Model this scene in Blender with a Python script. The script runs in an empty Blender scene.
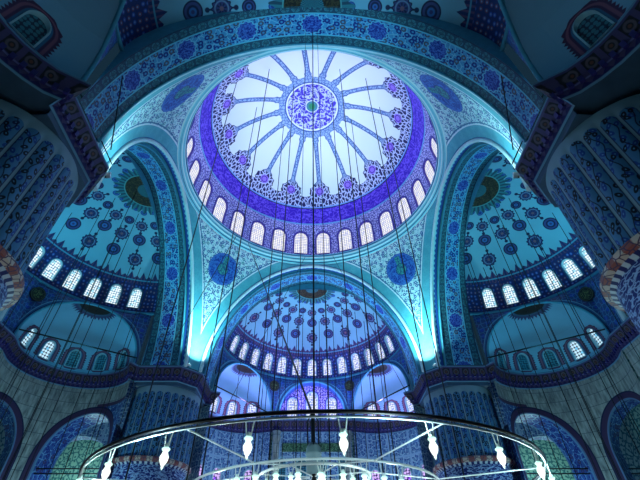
import bpy, math, random
import numpy as np
from mathutils import Vector, Matrix
PI = math.pi
random.seed(7)
sc = bpy.context.scene
COL = sc.collection

# ------------------------------------------------------------------ dimensions (metres)
ZS, ZC = 17.6, 30.7            # springing and crown of the four great arches
HW = 10.2                      # half span of the arches
RD, ZD = 12.1, 32.9            # main dome radius and centre height
SY, SR, SZ0, SZ1 = 15.1, 9.85, 22.75, 29.6   # half dome centre, radius, base, crown
PIL, PR = 13.38, 3.02            # pillar centre and radius
STEP = 0.26
AEND = 15.1

def arch_w(t): return HW * max(math.cos(t), 0.0) ** 1.05
def arch_z(t): return ZS + (ZC - ZS) * math.sin(t)
def face_y(z): return 11.3 + 0.9 * min(max((z - ZS) / (ZC - ZS), 0), 1.0)
def face_n(z): return 12.95 - 0.5 * min(max((z - ZS) / (ZC - ZS), 0), 1.0)
def semi_r(z):
    q = min(max((z - SZ0) / (SZ1 - SZ0), 0), 1)
    return SR * math.sqrt(max(1 - q * q, 0))

# ------------------------------------------------------------------ node expression helper
def s2l(c):
    return tuple(((x / 12.92) if x <= 0.04045 else ((x + 0.055) / 1.055) ** 2.4) for x in c)
def C8(r, g, b): return s2l((r / 255, g / 255, b / 255)) + (1.0,)

class E:
    def __init__(s, sock): s.k = sock
    def __add__(a, b): return op('ADD', a, b)
    __radd__ = __add__
    def __sub__(a, b): return op('SUBTRACT', a, b)
    def __rsub__(a, b): return op('SUBTRACT', b, a)
    def __mul__(a, b): return op('MULTIPLY', a, b)
    __rmul__ = __mul__
    def __truediv__(a, b): return op('DIVIDE', a, b)
    def __rtruediv__(a, b): return op('DIVIDE', b, a)
    def __neg__(a): return op('MULTIPLY', a, -1.0)

NT = [None]
def setin(inp, v):
    if isinstance(v, E): NT[0].links.new(v.k, inp)
    else: inp.default_value = v
def op(o, a, b=None, c=None, clamp=False):
    n = NT[0].nodes.new('ShaderNodeMath'); n.operation = o; n.use_clamp = clamp
    for i, v in enumerate((a, b, c)):
        if v is not None: setin(n.inputs[i], v)
    return E(n.outputs[0])
def frac(a): return op('FRACT', a)
def floor(a): return op('FLOOR', a)
def ab(a): return op('ABSOLUTE', a)
def sin(a): return op('SINE', a)
def cos(a): return op('COSINE', a)
def mx(a, b): return op('MAXIMUM', a, b)
def mn(a, b): return op('MINIMUM', a, b)
def sqrt(a): return op('SQRT', a)
def at2(a, b): return op('ARCTAN2', a, b)
def exp(a): return op('EXPONENT', a)
def gt(x, e, w=0.03): return op('MULTIPLY_ADD', x, 1.0 / w, (0.5 - e / w) if not isinstance(e, E) else (0.5 - e / w), clamp=True)
def lt(x, e, w=0.03): return op('MULTIPLY_ADD', x, -1.0 / w, (0.5 + e / w), clamp=True)
def band(x, a, b, w=0.03): return gt(x, a, w) * lt(x, b, w)
def line(x, c, h, w=0.02): return lt(ab(x - c), h, w)
def hyp(a, b): return sqrt(a * a + b * b)
def mix(f, a, b):
    n = NT[0].nodes.new('ShaderNodeMix'); n.data_type = 'RGBA'
    setin(n.inputs[0], f); setin(n.inputs[6], a); setin(n.inputs[7], b)
    return E(n.outputs[2])
def vec(u, v, w=0.0):
    n = NT[0].nodes.new('ShaderNodeCombineXYZ')
    for i, x in enumerate((u, v, w)): setin(n.inputs[i], x)
    return E(n.outputs[0])
def voro(p, scale, feat='F1', rnd=1.0):
    n = NT[0].nodes.new('ShaderNodeTexVoronoi'); n.voronoi_dimensions = '2D'; n.feature = feat
    setin(n.inputs['Vector'], p); n.inputs['Scale'].default_value = scale; n.inputs['Randomness'].default_value = rnd
    d = E(n.outputs['Distance'])
    if feat == 'DISTANCE_TO_EDGE': return d
    s = NT[0].nodes.new('ShaderNodeSeparateColor'); NT[0].links.new(n.outputs['Color'], s.inputs[0])
    return d, E(s.outputs[0])
def noise(p, scale, det=2.0, rough=0.5):
    n = NT[0].nodes.new('ShaderNodeTexNoise'); n.noise_dimensions = '3D'
    setin(n.inputs['Vector'], p); n.inputs['Scale'].default_value = scale
    n.inputs['Detail'].default_value = det; n.inputs['Roughness'].default_value = rough
    return E(n.outputs[0])
def UV(name):
    n = NT[0].nodes.new('ShaderNodeUVMap'); n.uv_map = name
    s = NT[0].nodes.new('ShaderNodeSeparateXYZ'); NT[0].links.new(n.outputs[0], s.inputs[0])
    return E(s.outputs[0]), E(s.outputs[1])
def OBJP():
    n = NT[0].nodes.new('ShaderNodeTexCoord')
    s = NT[0].nodes.new('ShaderNodeSeparateXYZ'); NT[0].links.new(n.outputs['Object'], s.inputs[0])
    return E(n.outputs['Object']), E(s.outputs[0]), E(s.outputs[1]), E(s.outputs[2])

def material(name, fn, rough=0.55, spec=0.3, metal=0.0):
    m = bpy.data.materials.new(name); m.use_nodes = True
    nt = m.node_tree; nt.nodes.clear(); NT[0] = nt
    out = nt.nodes.new('ShaderNodeOutputMaterial')
    b = nt.nodes.new('ShaderNodeBsdfPrincipled')
    nt.links.new(b.outputs[0], out.inputs[0])
    b.inputs['Roughness'].default_value = rough
    b.inputs['Specular IOR Level'].default_value = spec
    b.inputs['Metallic'].default_value = metal
    setin(b.inputs['Base Color'], fn())
    return m
def emat(name, fn, strength):
    m = bpy.data.materials.new(name); m.use_nodes = True
    nt = m.node_tree; nt.nodes.clear(); NT[0] = nt
    out = nt.nodes.new('ShaderNodeOutputMaterial')
    e = nt.nodes.new('ShaderNodeEmission'); nt.links.new(e.outputs[0], out.inputs[0])
    setin(e.inputs[0], fn()); e.inputs[1].default_value = strength
    return m
def plain(name, c, var=0.25, scale=3.0, **kw):
    def f():
        p, _, _, _ = OBJP()
        k = noise(p, scale, 3.0)
        return mix(gt(k, 0.5, 0.6), tuple(x * (1 - var) for x in c[:3]) + (1,), tuple(min(x * (1 + var), 1) for x in c[:3]) + (1,))
    return material(name, f, **kw)

# pigments
WHITE = C8(226, 232, 240); PALE = C8(176, 216, 226); TEAL = C8(70, 160, 178); AQUA = C8(112, 196, 208)
DEEP = C8(28, 52, 128); NAVY = C8(18, 26, 70); VIOL = C8(72, 34, 190); INK = C8(14, 16, 36)
BRICK = C8(92, 52, 74); GREEN = C8(34, 112, 96); BROWN = C8(62, 50, 30); LILAC = C8(176, 170, 226); MID = C8(44, 104, 170)

def floral(p, scale, base, vine, flower, accent, vw=0.06, fr=0.30):
    """arabesque: flower heads joined by tendrils"""
    d, c = voro(p, scale, 'F1', 0.85)
    e = voro(p, scale * 1.3, 'DISTANCE_TO_EDGE', 0.9)
    d2, c2 = voro(p, scale * 2.6, 'F1', 0.9)
    col = mix(lt(e, vw, 0.05), base, vine)
    col = mix(lt(d2, 0.30, 0.1) * gt(c2, 0.45, 0.1), col, flower)
    col = mix(lt(d, fr, 0.06), col, mix(gt(c, 0.6, 0.1), flower, accent))
    col = mix(lt(d, fr * 0.4, 0.06), col, base)
    return col
def calli(p, scale, w=0.06):
    """dense interlaced pen strokes"""
    n1 = noise(p, scale, 1.0); n2 = noise(p, scale * 1.6, 1.0)
    return mx(line(frac(n1 * 4.0), 0.5, w * 0.55, 0.12), line(frac(n2 * 3.0), 0.5, w * 0.45, 0.12))

# ---- main dome (uv: x = rib number, y = degrees from apex)
def dome_fn():
    u, a = UV('UVMap')
    ar = a * (PI / 180)
    arc = sin(ar) * RD                      # plan radius
    du = (frac(u) - 0.5) * (arc * (2 * PI / 16))
    adu = ab(du)
    p = vec(u * (2 * PI / 16) * 8.0, a * (RD * PI / 180))
    px = vec(arc * cos(u * (2 * PI / 16)), arc * sin(u * (2 * PI / 16)))
    lace = voro(px, 2.6, 'DISTANCE_TO_EDGE', 0.9)
    d1, c1 = voro(px, 3.4, 'F1', 0.9)
    lacecol = mix(lt(lace, 0.09, 0.08), C8(150, 176, 214), C8(64, 92, 160))
    lacecol = mix(lt(d1, 0.22, 0.1), lacecol, C8(86, 120, 176))
    dark = mix(gt(lace, 0.12, 0.08), C8(196, 200, 240), C8(26, 22, 88))
    dark = mix(lt(d1, 0.2, 0.1), dark, C8(190, 196, 236))
    # rib half width: widens into a calyx at the medallion and a blossom at the rim
    w = 0.25 + exp((a - 15.5) * -0.55) * 0.85 + exp((a - 20.6) * (a - 20.6) * -1.6) * 0.10
    k = (a - 50.2) / 2.5; k2 = (a - 46.2) / 1.2
    w = w + mn(exp(k * k * -1.0) * 1.5, 0.95) + exp(k2 * k2 * -1.0) * 0.30 + exp((a - 53.6) * 1.3) * 1.2
    rib = lt(adu, w, 0.06)
    col = mix(rib, WHITE, mix(gt(a, 45.5, 3.0), lacecol, dark))
    col = mix(line(adu - w, -0.05, 0.05, 0.05), col, mix(gt(a, 45.5, 3.0), C8(60, 84, 140), INK))
    # star at each blossom
    r = hyp(du, (a - 50.5) * (RD * PI / 180))
    col = mix(lt(r, 0.52, 0.08), col, C8(150, 110, 226))
    col = mix(line(r, 0.34, 0.05, 0.06), col, C8(60, 30, 140))
    # collar round the medallion
    col = mix(band(a, 14.3, 18.5, 0.3) , col, lacecol)
    # medallion
    med = mix(calli(px, 1.15, 0.20), C8(66, 46, 184), C8(206, 214, 240))
    med = mix(lt(a, 3.2, 0.4), med, C8(60, 130, 150)); med = mix(lt(a, 1.8, 0.4), med, C8(40, 140, 96))
    med = mix(line(a, 3.4, 0.2, 0.2), med, WHITE)
    col = mix(lt(a, 14.4, 0.2), col, med)
    col = mix(line(a, 14.1, 0.42, 0.2), col, WHITE)
    col = mix(line(a, 14.9, 0.3, 0.2), col, C8(40, 70, 150))
    # inscription band
    bl = mix(calli(vec(u * 5.0, a * 0.3), 1.0, 0.22), C8(60, 18, 180), C8(116, 84, 226))
    col = mix(gt(a, 60.7, 0.3), col, bl)
    col = mix(line(a, 60.3, 0.4, 0.2), col, C8(120, 160, 226))
    col = mix(line(a, 61.0, 0.25, 0.2), col, INK)
    col = mix(line(a, 71.0, 0.45, 0.2), col, C8(110, 170, 214))
    return col
M_DOME = material('painted_dome_plaster', dome_fn)

# drum between the windows (uv metres)
def drum_fn():
    u, v = UV('UVMap'); p = vec(u, v)
    e = voro(p, 3.0, 'DISTANCE_TO_EDGE', 0.9); d, c = voro(p, 4.4, 'F1', 0.9)
    col = mix(lt(e, 0.10, 0.08), C8(186, 180, 232), C8(84, 74, 176))
    col = mix(lt(d, 0.30, 0.12) * gt(c, 0.3, 0.1), col, C8(40, 30, 116))
    e2, f2 = UV('Edge')
    col = mix(lt(e2, 0.13, 0.06), col, C8(60, 50, 150))
    return col
M_DRUM = material('drum_tile', drum_fn)

def ledge_fn():
    u, v = UV('UVMap')
    t = frac(v * 1.9)
    col = mix(line(t, 0.25, 0.12, 0.05), C8(130, 206, 220), C8(30, 96, 140))
    col = mix(line(t, 0.75, 0.10, 0.05), col, C8(214, 238, 240))
    return col
M_LEDGE = material('ledge_plaster', ledge_fn)

def pend_fn():
    u, v = UV('UVMap'); e, z = UV('Edge'); p = vec(u, v)
    base = floral(p, 1.75, C8(204, 230, 232), C8(110, 186, 204), C8(30, 82, 150), C8(50, 140, 150), 0.05, 0.27)
    side = mix(noise(p, 1.1, 3.0), C8(50, 142, 164), C8(112, 194, 204))
    d, c = voro(p, 3.0, 'F1', 0.6)
    side = mix(lt(d, 0.18, 0.1), side, C8(80, 160, 180))
    col = mix(gt(e, 1.25, 0.05), side, base)
    col = mix(line(e, 1.25, 0.05, 0.04), col, WHITE)
    col = mix(line(e, 1.4, 0.05, 0.04), col, C8(40, 110, 150))
    col = mix(line(e, 0.22, 0.05, 0.04), col, C8(40, 110, 150))
    return col
M_PEND = material('pendentive_tile', pend_fn)

# round calligraphic medallion (uv centred polar metres, radius 1)
def medal_fn():
    x, y = UV('UVMap'); r = hyp(x, y); th = at2(y, x); p = vec(x, y)
    col = mix(calli(p, 3.0, 0.25), C8(24, 62, 150), C8(60, 120, 200))
    g = mix(calli(p, 3.0, 0.25), C8(62, 160, 150), C8(28, 84, 120))
    col = mix(lt(r, 0.34, 0.05), col, g)
    col = mix(lt(ab(x), 0.16, 0.05) * gt(y, 0.0, 0.05) * lt(r, 0.85, 0.05), col, g)
    col = mix(line(r, 0.93, 0.03, 0.03), col, C8(70, 120, 196))
    col = mix(line(r, 0.36, 0.02, 0.03), col, C8(20, 40, 110))
    return col
M_MEDAL = material('medallion_tile', medal_fn)

# great arch soffit (uv: x = length along the arch from crown, y = depth from dome side)
def soffit_fn():
    u, y = UV('UVMap'); p = vec(u, y)
    D = 3.65
    body = floral(p, 1.6, C8(70, 150, 200), C8(136, 204, 226), C8(16, 38, 128), C8(80, 80, 98), 0.045, 0.34)
    # cartouche borders
    t = (frac(u * 1.35) - 0.5) / 1.35
    y1 = mn(y - 0.42, 1000.0); yb = mn(ab(y - 0.42), ab(y - (D - 0.42)))
    r = hyp(t * 1.05, yb)
    bord = mix(lt(r, 0.25, 0.04), C8(30, 74, 96), C8(52, 118, 128))
    bord = mix(line(r, 0.29, 0.03, 0.03), bord, C8(60, 130, 146))
    bord = mix(lt(r, 0.14, 0.04), bord, C8(40, 90, 104))
    bord = mix(lt(voro(p, 3.4, 'DISTANCE_TO_EDGE'), 0.09, 0.06), bord, C8(30, 66, 90))
    inb = band(y, 0.84, D - 0.84, 0.03)
    col = mix(inb, bord, body)
    col = mix(mx(line(y, 0.86, 0.06, 0.03), line(y, D - 0.86, 0.06, 0.03)), col, C8(96, 190, 214))
    col = mix(mx(line(y, 0.05, 0.05, 0.03), line(y, D - 0.05, 0.06, 0.03)), col, C8(20, 50, 80))
    # roundels every 4.3 m
    mu = (frac(u / 4.65 + 0.5) - 0.5) * 4.65
    r = hyp(mu, (y - D / 2) * 0.9); th = at2(y - D / 2, mu)
    R = 0.70 + 0.05 * cos(th * 12.0)
    m = mix(calli(p, 2.4, 0.25), C8(20, 42, 140), C8(70, 112, 200))
    col = mix(lt(r, R + 0.09, 0.03), col, C8(110, 190, 220))
    col = mix(lt(r, R, 0.03), col, m)
    return col
M_SOFFIT = material('arch_soffit_tile', soffit_fn)

def order_fn():      # outer stepped order of the arch (uv x along, y across)
    u, y = UV('UVMap')
    t = ab(frac(u * 2.0) - 0.5)
    col = mix(gt(y + t * 0.25, 0.30, 0.04), C8(132, 206, 220), C8(34, 84, 160))
    col = mix(gt(y, 0.52, 0.04), col, C8(64, 150, 150))
    col = mix(line(y, 0.5, 0.03, 0.03), col, C8(20, 50, 100))
    return col
M_ORDER = material('arch_order_tile', order_fn)
M_MOULD = plain('white_moulding', C8(205, 228, 232), 0.08)
M_TEALP = plain('teal_plaster', C8(70, 150, 176), 0.15)
M_BLUEP = plain('blue_plaster', C8(48, 88, 160), 0.2)

# half dome (uv: x = window bays from centre, y = meridian metres; Edge: x = plan radius)
BAY = math.radians(11.6)
VT = 0.0
_p = None
for _i in range(201):
    _q = math.sin(PI / 2 * _i / 200); _n = (SZ0 + (SZ1 - SZ0) * _q, semi_r(SZ0 + (SZ1 - SZ0) * _q))
    if _p: VT += math.dist(_p, _n)
    _p = _n
def semi_fn(field, ring):
    def f():
        u, v = UV('UVMap'); R, z = UV('Edge')
        p = vec(u * BAY * 7.0, v)
        col = mix(noise(p, 0.8, 3.0), tuple(x * 0.9 for x in field[:3]) + (1,), field)
        # (v, period, offset, radius, fancy)
        for (vk, per, off, rk, fancy) in ((5.35, 3, 0.0, 0.62, 1), (5.75, 3, 1.5, 0.58, 0), (7.45, 3, 0.0, 0.56, 0), (7.55, 3, 1.5, 0.58, 1),
                                          (9.0, 3, 0.0, 0.50, 1), (9.25, 3, 1.5, 0.40, 0), (10.55, 3, 0.0, 0.30, 2), (10.75, 3, 1.5, 0.28, 2)):
            du = (frac(u / per + (0.5 - off / per)) - 0.5) * R * (per * BAY)
            dv = v - vk
            r = hyp(du, dv); th = at2(dv, du)
            if fancy == 1:
                rr = rk + 0.05 * cos(th * 12.0)
                fin = mx(lt(hyp(du, ab(dv) - rk - 0.32), 0.15, 0.05), lt(ab(du), 0.06, 0.04) * lt(ab(dv), rk + 0.3, 0.03))
                col = mix(fin, col, NAVY)
                m = mix(line(r, rk * 0.72, 0.04, 0.04), C8(52, 56, 112), C8(100, 128, 160))
                m = mix(lt(r, rk * 0.55, 0.05) * gt(sin(th * 8.0) * r, 0.02, 0.1), m, NAVY)
                m = mix(lt(r, rk * 0.22, 0.05), m, C8(120, 80, 100))
                col = mix(lt(r, rr, 0.03), col, m)
                col = mix(line(r - rr, 0.0, 0.05, 0.03), col, NAVY)
            elif fancy == 0:
                m = mix(line(r, rk * 0.55, 0.06, 0.05), C8(56, 66, 122), NAVY)
                m = mix(lt(r, rk * 0.4, 0.05), m, MID)
                m = mix(lt(r, rk * 0.2, 0.05), m, C8(52, 56, 112))
                col = mix(lt(r, rk, 0.03), col, m)
                col = mix(line(r, rk, 0.05, 0.03), col, NAVY)
            else:
                col = mix(lt(r, rk, 0.03), col, DEEP)
                col = mix(line(r, rk * 0.6, 0.05, 0.05), col, MID)
        # cresting above the windows
        t = ab(frac(u * 3.0) - 0.5) * 2.0; t2 = ab(frac(u * 1.5) - 0.5) * 2.0
        h = 3.35 + t * 0.45 + t2 * 0.40
        cr = mix(line(t, 0.5, 0.2, 0.15), C8(34, 42, 96), C8(92, 66, 104))
        cr = mix(line(v, 3.35, 0.06, 0.04), cr, C8(80, 150, 180))
        col = mix(lt(v - h, 0.0, 0.05), col, cr)
        # crown
        top = VT - 2.0 + 0.22 * cos(u * 6.0)
        rd = mix(lt(ab(frac(u * 1.2) - 0.5), 0.25, 0.1), C8(44, 120, 130), C8(30, 70, 90))
        col = mix(gt(v, top - 0.55, 0.04), col, rd)
        bw = mix(calli(vec(R * cos(u * BAY), R * sin(u * BAY)), 2.0, 0.15), C8(30, 25, 20), C8(72, 62, 34))
        col = mix(band(v, VT - 1.85, VT - 0.75, 0.05), col, bw)
        col = mix(line(v, VT - 1.85, 0.05, 0.04), col, C8(80, 150, 150))
        return col
    return f
M_SEMI = material('half_dome_paint', semi_fn(C8(122, 180, 202), BRICK))

def semiband_fn():   # window zone
    u, v = UV('UVMap'); e, _ = UV('Edge'); p = vec(u, v)
    d, c = voro(vec(u, v), 2.8, 'F1', 0.35)
    col = mix(lt(d, 0.32, 0.1), C8(34, 46, 104), mix(gt(c, 0.5, 0.2), C8(52, 86, 176), C8(104, 66, 92)))
    col = mix(lt(d, 0.14, 0.1), col, C8(120, 150, 190))
    col = mix(lt(e, 0.12, 0.05), col, C8(40, 92, 130))
    col = mix(line(v, 0.12, 0.08, 0.04), col, C8(80, 160, 190))
    col = mix(line(v, 2.9, 0.06, 0.04), col, BRICK)
    return col
M_SBAND = material('half_dome_window_band', semiband_fn)

def exedra_fn():     # upper shell of exedra (uv x = angle in window bays, y metres up from z=18; Edge x = plan radius)
    u, v = UV('UVMap'); R, z = UV('Edge')
    fld = C8(120, 172, 200)
    col = mix(noise(vec(u, v), 1.5, 3.0), tuple(x * 0.88 for x in fld[:3]) + (1,), fld)
    t = ab(frac(u * 3.0) - 0.5) * 2.0
    col = mix(gt(v + t * 0.35, 5.30, 0.05), col, C8(60, 60, 100))
    col = mix(gt(v, 5.45, 0.05), col, C8(56, 84, 110))
    col = mix(gt(v, 5.65, 0.05), col, C8(36, 30, 26))
    return col
M_EXED = material('exedra_paint', exedra_fn)
def exband_fn():
    u, v = UV('UVMap'); e, ang = UV('Edge')
    fld = C8(120, 172, 200)
    t = ab(frac(ang * 5.0) - 0.5) * 2.0
    col = mix(lt(e + t * 0.12, 0.52, 0.04), fld, C8(78, 50, 84))
    col = mix(line(e, 0.26, 0.06, 0.04), col, C8(130, 84, 110))
    col = mix(lt(e, 0.10, 0.04), col, C8(60, 110, 150))
    return col
M_EXBAND = material('exedra_window_band', exband_fn)

def spandrel_fn():
    u, v = UV('UVMap'); e, _ = UV('Edge'); p = vec(u, v)
    d, c = voro(p, 1.6, 'F1', 0.5)
    col = mix(lt(d, 0.3, 0.08), C8(40, 74, 130), mix(gt(c, 0.5, 0.2), C8(36, 70, 170), C8(64, 70, 120)))
    ed = voro(p, 2.5, 'DISTANCE_TO_EDGE', 0.8)
    col = mix(lt(ed, 0.06, 0.05), col, C8(70, 130, 170))
    col = mix(lt(e, 0.38, 0.03), col, C8(50, 104, 150))
    col = mix(line(e, 0.40, 0.04, 0.03), col, C8(110, 180, 200))
    col = mix(line(e, 0.16, 0.04, 0.03), col, C8(24, 40, 90))
    return col
M_SPAN = material('spandrel_tile', spandrel_fn)

def voussoir_fn():
    u, v = UV('UVMap')
    t = frac(u * 1.1)
    col = mix(gt(t, 0.5, 0.06), C8(150, 96, 96), C8(170, 176, 176))
    p = vec(u, v); e = voro(p, 3.0, 'DISTANCE_TO_EDGE')
    col = mix(lt(e, 0.07, 0.05), col, C8(60, 60, 110))
    return col
M_VOUSS = material('red_and_white_soffit', voussoir_fn)

def cornice_fn():    # uv x metres along, y = profile metres
    u, v = UV('UVMap')
    t = frac(u * 1.25); tt = ab(t - 0.5) * 2
    x = (t - 0.5) / 1.25
    col = C8(74, 62, 104)
    r = hyp(x, (v - 0.86) * 0.9)
    box = lt(tt, 0.72, 0.06) * band(v, 0.52, 1.16, 0.04)
    col = mix(box, col, C8(34, 30, 36))
    col = mix(box * line(r, 0.17, 0.05, 0.04), col, C8(88, 78, 90))
    col = mix(box * lt(r, 0.07, 0.04), col, C8(96, 60, 50))
    z = ab(frac(u * 2.5) - 0.5) * 2
    col = mix(lt(v + z * 0.22, 0.36, 0.04), col, C8(38, 32, 92))
    col = mix(lt(v, 0.10, 0.04), col, C8(96, 140, 170))
    col = mix(gt(v, 1.28, 0.05), col, C8(100, 140, 170))
    col = mix(line(v, 0.45, 0.035, 0.03), col, C8(110, 110, 160))
    return col
M_PIER = plain('blue_grey_pillar_head', C8(60, 88, 112), 0.25, 1.2)
M_CORN = material('muqarnas_cornice_paint', cornice_fn)
M_DENT = plain('cornice_stalactite', C8(52, 44, 110), 0.3)

def stone_fn():
    p, x, y, z = OBJP()
    sv = vec(x * 1.0 + y * 0.8, z * 1.6)
    n = noise(vec(x * 2.2, y * 2.2, z * 0.35), 1.6, 5.0, 0.65)
    col = mix(gt(n, 0.5, 0.35), C8(92, 102, 102), C8(176, 184, 178))
    cz = frac(z * 1.1)
    col = mix(line(cz, 0.5, 0.02, 0.02), col, C8(70, 84, 92))
    return col
M_STONE = material('veined_marble', stone_fn, rough=0.4)

def shaft_fn():      # uv x = flute number, y = height below top
    u, v = UV('UVMap')
    x = ab(frac(u) - 0.5) * 2
    # rounded top of each reeded panel
    topc = v - 0.55
    inside = lt(hyp(x * 0.30, mn(topc, 0.0)), 0.25, 0.03)
    xs = (frac(u) - 0.5) * 0.66; col_i = floor(u)
    sv = v + col_i * 0.37
    q = vec(xs + 0.10 * sin(sv * 4.6) + col_i * 3.0, sv * 0.62)
    d, c = voro(q, 4.2, 'F1', 0.8)
    m = mix(lt(d, 0.36, 0.06), C8(64, 116, 156), mix(gt(c, 0.45, 0.1), C8(24, 62, 136), C8(10, 16, 28)))
    m = mix(lt(d, 0.10, 0.06), m, C8(90, 140, 180))
    m = mix(line(xs - 0.09 * sin(sv * 4.6), 0.0, 0.02, 0.02), m, C8(14, 22, 50))
    st = C8(124, 152, 166)
    col = mix(inside, st, m)
    col = mix(line(x, 0.80, 0.05, 0.06) * gt(v, 0.5, 0.1), col, C8(30, 44, 80))
    col = mix(lt(v, 0.0, 0.02), col, st)
    return col
M_SHAFT = material('reeded_pillar_paint', shaft_fn)
def collar_fn():
    u, v = UV('UVMap')
    col = mix(calli(vec(u, v * 2.0), 1.6, 0.2), C8(20, 34, 110), C8(150, 176, 214))
    b = mix(gt(frac(u * 1.3), 0.5, 0.06), C8(150, 84, 76), C8(196, 176, 160))
    b = mix(lt(voro(vec(u, v), 4.0, 'DISTANCE_TO_EDGE'), 0.08, 0.05), b, C8(80, 60, 90))
    t = ab(frac(u * 2.6) - 0.5) * 2.0
    col = mix(gt(v, 1.62, 0.02), col, mix(gt(t, 0.5, 0.1), C8(30, 40, 100), C8(190, 200, 210)))
    return mix(gt(v, 1.86, 0.02), col, b)
M_COLLAR = material('inscribed_collar', collar_fn)

def lower_fn():      # tiled lower walls; Edge x = distance from the arch opening, uv metres
    u, v = UV('UVMap'); e, z = UV('Edge'); p = vec(u, v)
    n = noise(vec(u * 2.4, v * 0.5), 1.5, 5.0, 0.65)
    marble = mix(gt(n, 0.5, 0.35), C8(90, 100, 102), C8(176, 184, 178))
    marble = mix(line(frac(v * 1.1), 0.5, 0.02, 0.02), marble, C8(70, 84, 96))
    ins = floral(p, 1.6, C8(52, 92, 150), C8(140, 184, 206), C8(24, 44, 120), C8(60, 80, 130))
    k = lt(z, 14.9, 0.04) * gt(u, 3.6, 0.04)
    col = mix(k, marble, C8(70, 48, 78))
    col = mix(lt(z, 14.6, 0.04) * gt(u, 3.9, 0.04), col, ins)
    # arch surround
    col = mix(lt(e, 0.55, 0.04), col, C8(62, 44, 78))
    col = mix(line(e, 0.55, 0.05, 0.03), col, NAVY)
    col = mix(lt(e, 0.10, 0.03), col, C8(90, 120, 160))
    return col
M_LOWER = material('lower_arcade_wall', lower_fn)
def lsoffit_fn():
    u, v = UV('UVMap'); p = vec(u, v)
    col = floral(p, 1.6, C8(52, 88, 150), C8(120, 170, 200), C8(28, 40, 120), C8(70, 50, 90), 0.06, 0.28)
    col = mix(mx(lt(v, 0.16, 0.04), gt(v, 2.05, 0.04)), col, C8(96, 140, 170))
    return col
M_LSOFF = material('lower_arch_soffit', lsoffit_fn)
def qibla_fn():
    u, v = UV('UVMap'); p = vec(u, v)
    e = voro(p, 1.9, 'DISTANCE_TO_EDGE', 0.7); d, c = voro(p, 3.0, 'F1', 0.7)
    col = mix(lt(e, 0.08, 0.06), C8(100, 138, 176), C8(170, 198, 214))
    col = mix(lt(d, 0.24, 0.1), col, C8(50, 72, 140))
    col = mix(line(frac(u * 0.42), 0.5, 0.05, 0.02), col, C8(150, 180, 206))
    col = mix(line(v, 13.8, 0.10, 0.03), col, C8(150, 180, 206))
    return col
M_QIB = material('blue_tile_wall', qibla_fn)
def outer_fn():
    u, v = UV('UVMap'); p = vec(u, v)
    e = voro(p, 1.6, 'DISTANCE_TO_EDGE', 0.8); d, c = voro(p, 2.3, 'F1', 0.8)
    col = mix(lt(e, 0.09, 0.06), C8(150, 190, 180), C8(60, 120, 130))
    col = mix(lt(d, 0.25, 0.1), col, C8(56, 110, 120))
    return col
M_OUTER = material('aisle_wall_tile', outer_fn)
def floor_fn():
    p, x, y, z = OBJP()
    t = mx(line(frac(x * 0.9), 0.5, 0.03, 0.03), line(frac(y * 0.6), 0.5, 0.02, 0.03))
    d, c = voro(vec(x, y), 1.4, 'F1', 0.3)
    col = mix(lt(d, 0.25, 0.08), C8(120, 28, 34), C8(40, 50, 100))
    return mix(t, col, C8(180, 150, 120))
M_FLOOR = material('red_prayer_carpet', floor_fn, rough=0.95)

# glass with plaster tracery
def pane_fn(a, b, lead, sc_, rnd=0.25):
    def f():
        u, v = UV('UVMap'); p = vec(u, v)
        d, c = voro(p, sc_, 'F1', rnd)
        col = mix(gt(c, 0.75, 0.1), a, b)
        return mix(gt(d, 0.46, 0.1), col, lead)
    return f
M_PANE_D = emat('drum_glass', pane_fn(C8(255, 255, 255), C8(226, 232, 255), C8(150, 156, 216), 4.0, 0.05), 1.0)
M_PANE_S = emat('tracery_glass', pane_fn(C8(232, 250, 255), C8(160, 226, 244), C8(70, 130, 170), 5.0), 1.15)
M_PANE_F = emat('violet_tracery_glass', pane_fn(C8(236, 244, 255), C8(170, 190, 255), C8(96, 110, 210), 5.0), 1.1)
M_PANE_L = emat('leaded_glass', pane_fn(C8(190, 230, 250), C8(120, 200, 240), C8(12, 24, 60), 4.2, 0.1), 1.1)
M_PANE_P = emat('purple_stained_glass', pane_fn(C8(220, 190, 255), C8(150, 90, 255), C8(40, 30, 110), 3.6, 0.4), 1.0)
def deadpane():
    u, v = UV('UVMap'); d, c = voro(vec(u, v), 5.0, 'F1', 0.25)
    return mix(gt(d, 0.42, 0.1), C8(60, 130, 150), C8(34, 60, 84))
M_PANE_X = material('blind_tracery_glass', deadpane, rough=0.3)
M_FRAME = plain('window_plaster', C8(150, 196, 210), 0.1)
M_FRAMEV = plain('window_plaster_violet', C8(70, 60, 160), 0.1)
M_IRON = plain('black_iron', C8(16, 18, 26), 0.2, rough=0.5)
M_STEEL = plain('painted_steel', C8(214, 224, 224), 0.08, rough=0.35, spec=0.6)
M_BRASS = plain('dull_brass', C8(120, 130, 112), 0.2, rough=0.35, metal=0.6)
M_CAN = plain('grey_green_drum_enamel', C8(112, 140, 150), 0.15, rough=0.4)
M_WIRE = plain('pale_wire', C8(200, 210, 205), 0.1)
def lampcol():
    _, x, y, z = OBJP()
    return mix(band(z, -0.46, -0.25, 0.10), C8(176, 236, 220), C8(244, 255, 248))
M_LAMP = emat('lit_lamp_glass', lampcol, 1.6)
M_BULB = emat('lamp_filament', lambda: C8(255, 255, 250), 30.0)
M_LENS = emat('floodlight_lens', lambda: C8(214, 255, 255), 6.0)
M_GREENP = None
def greenp():
    u, v = UV('UVMap')
    return mix(calli(vec(u, v * 1.5), 3.0, 0.2), C8(20, 60, 44), C8(110, 150, 110))
M_GREENP = material('green_inscription_panel', greenp)
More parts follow.
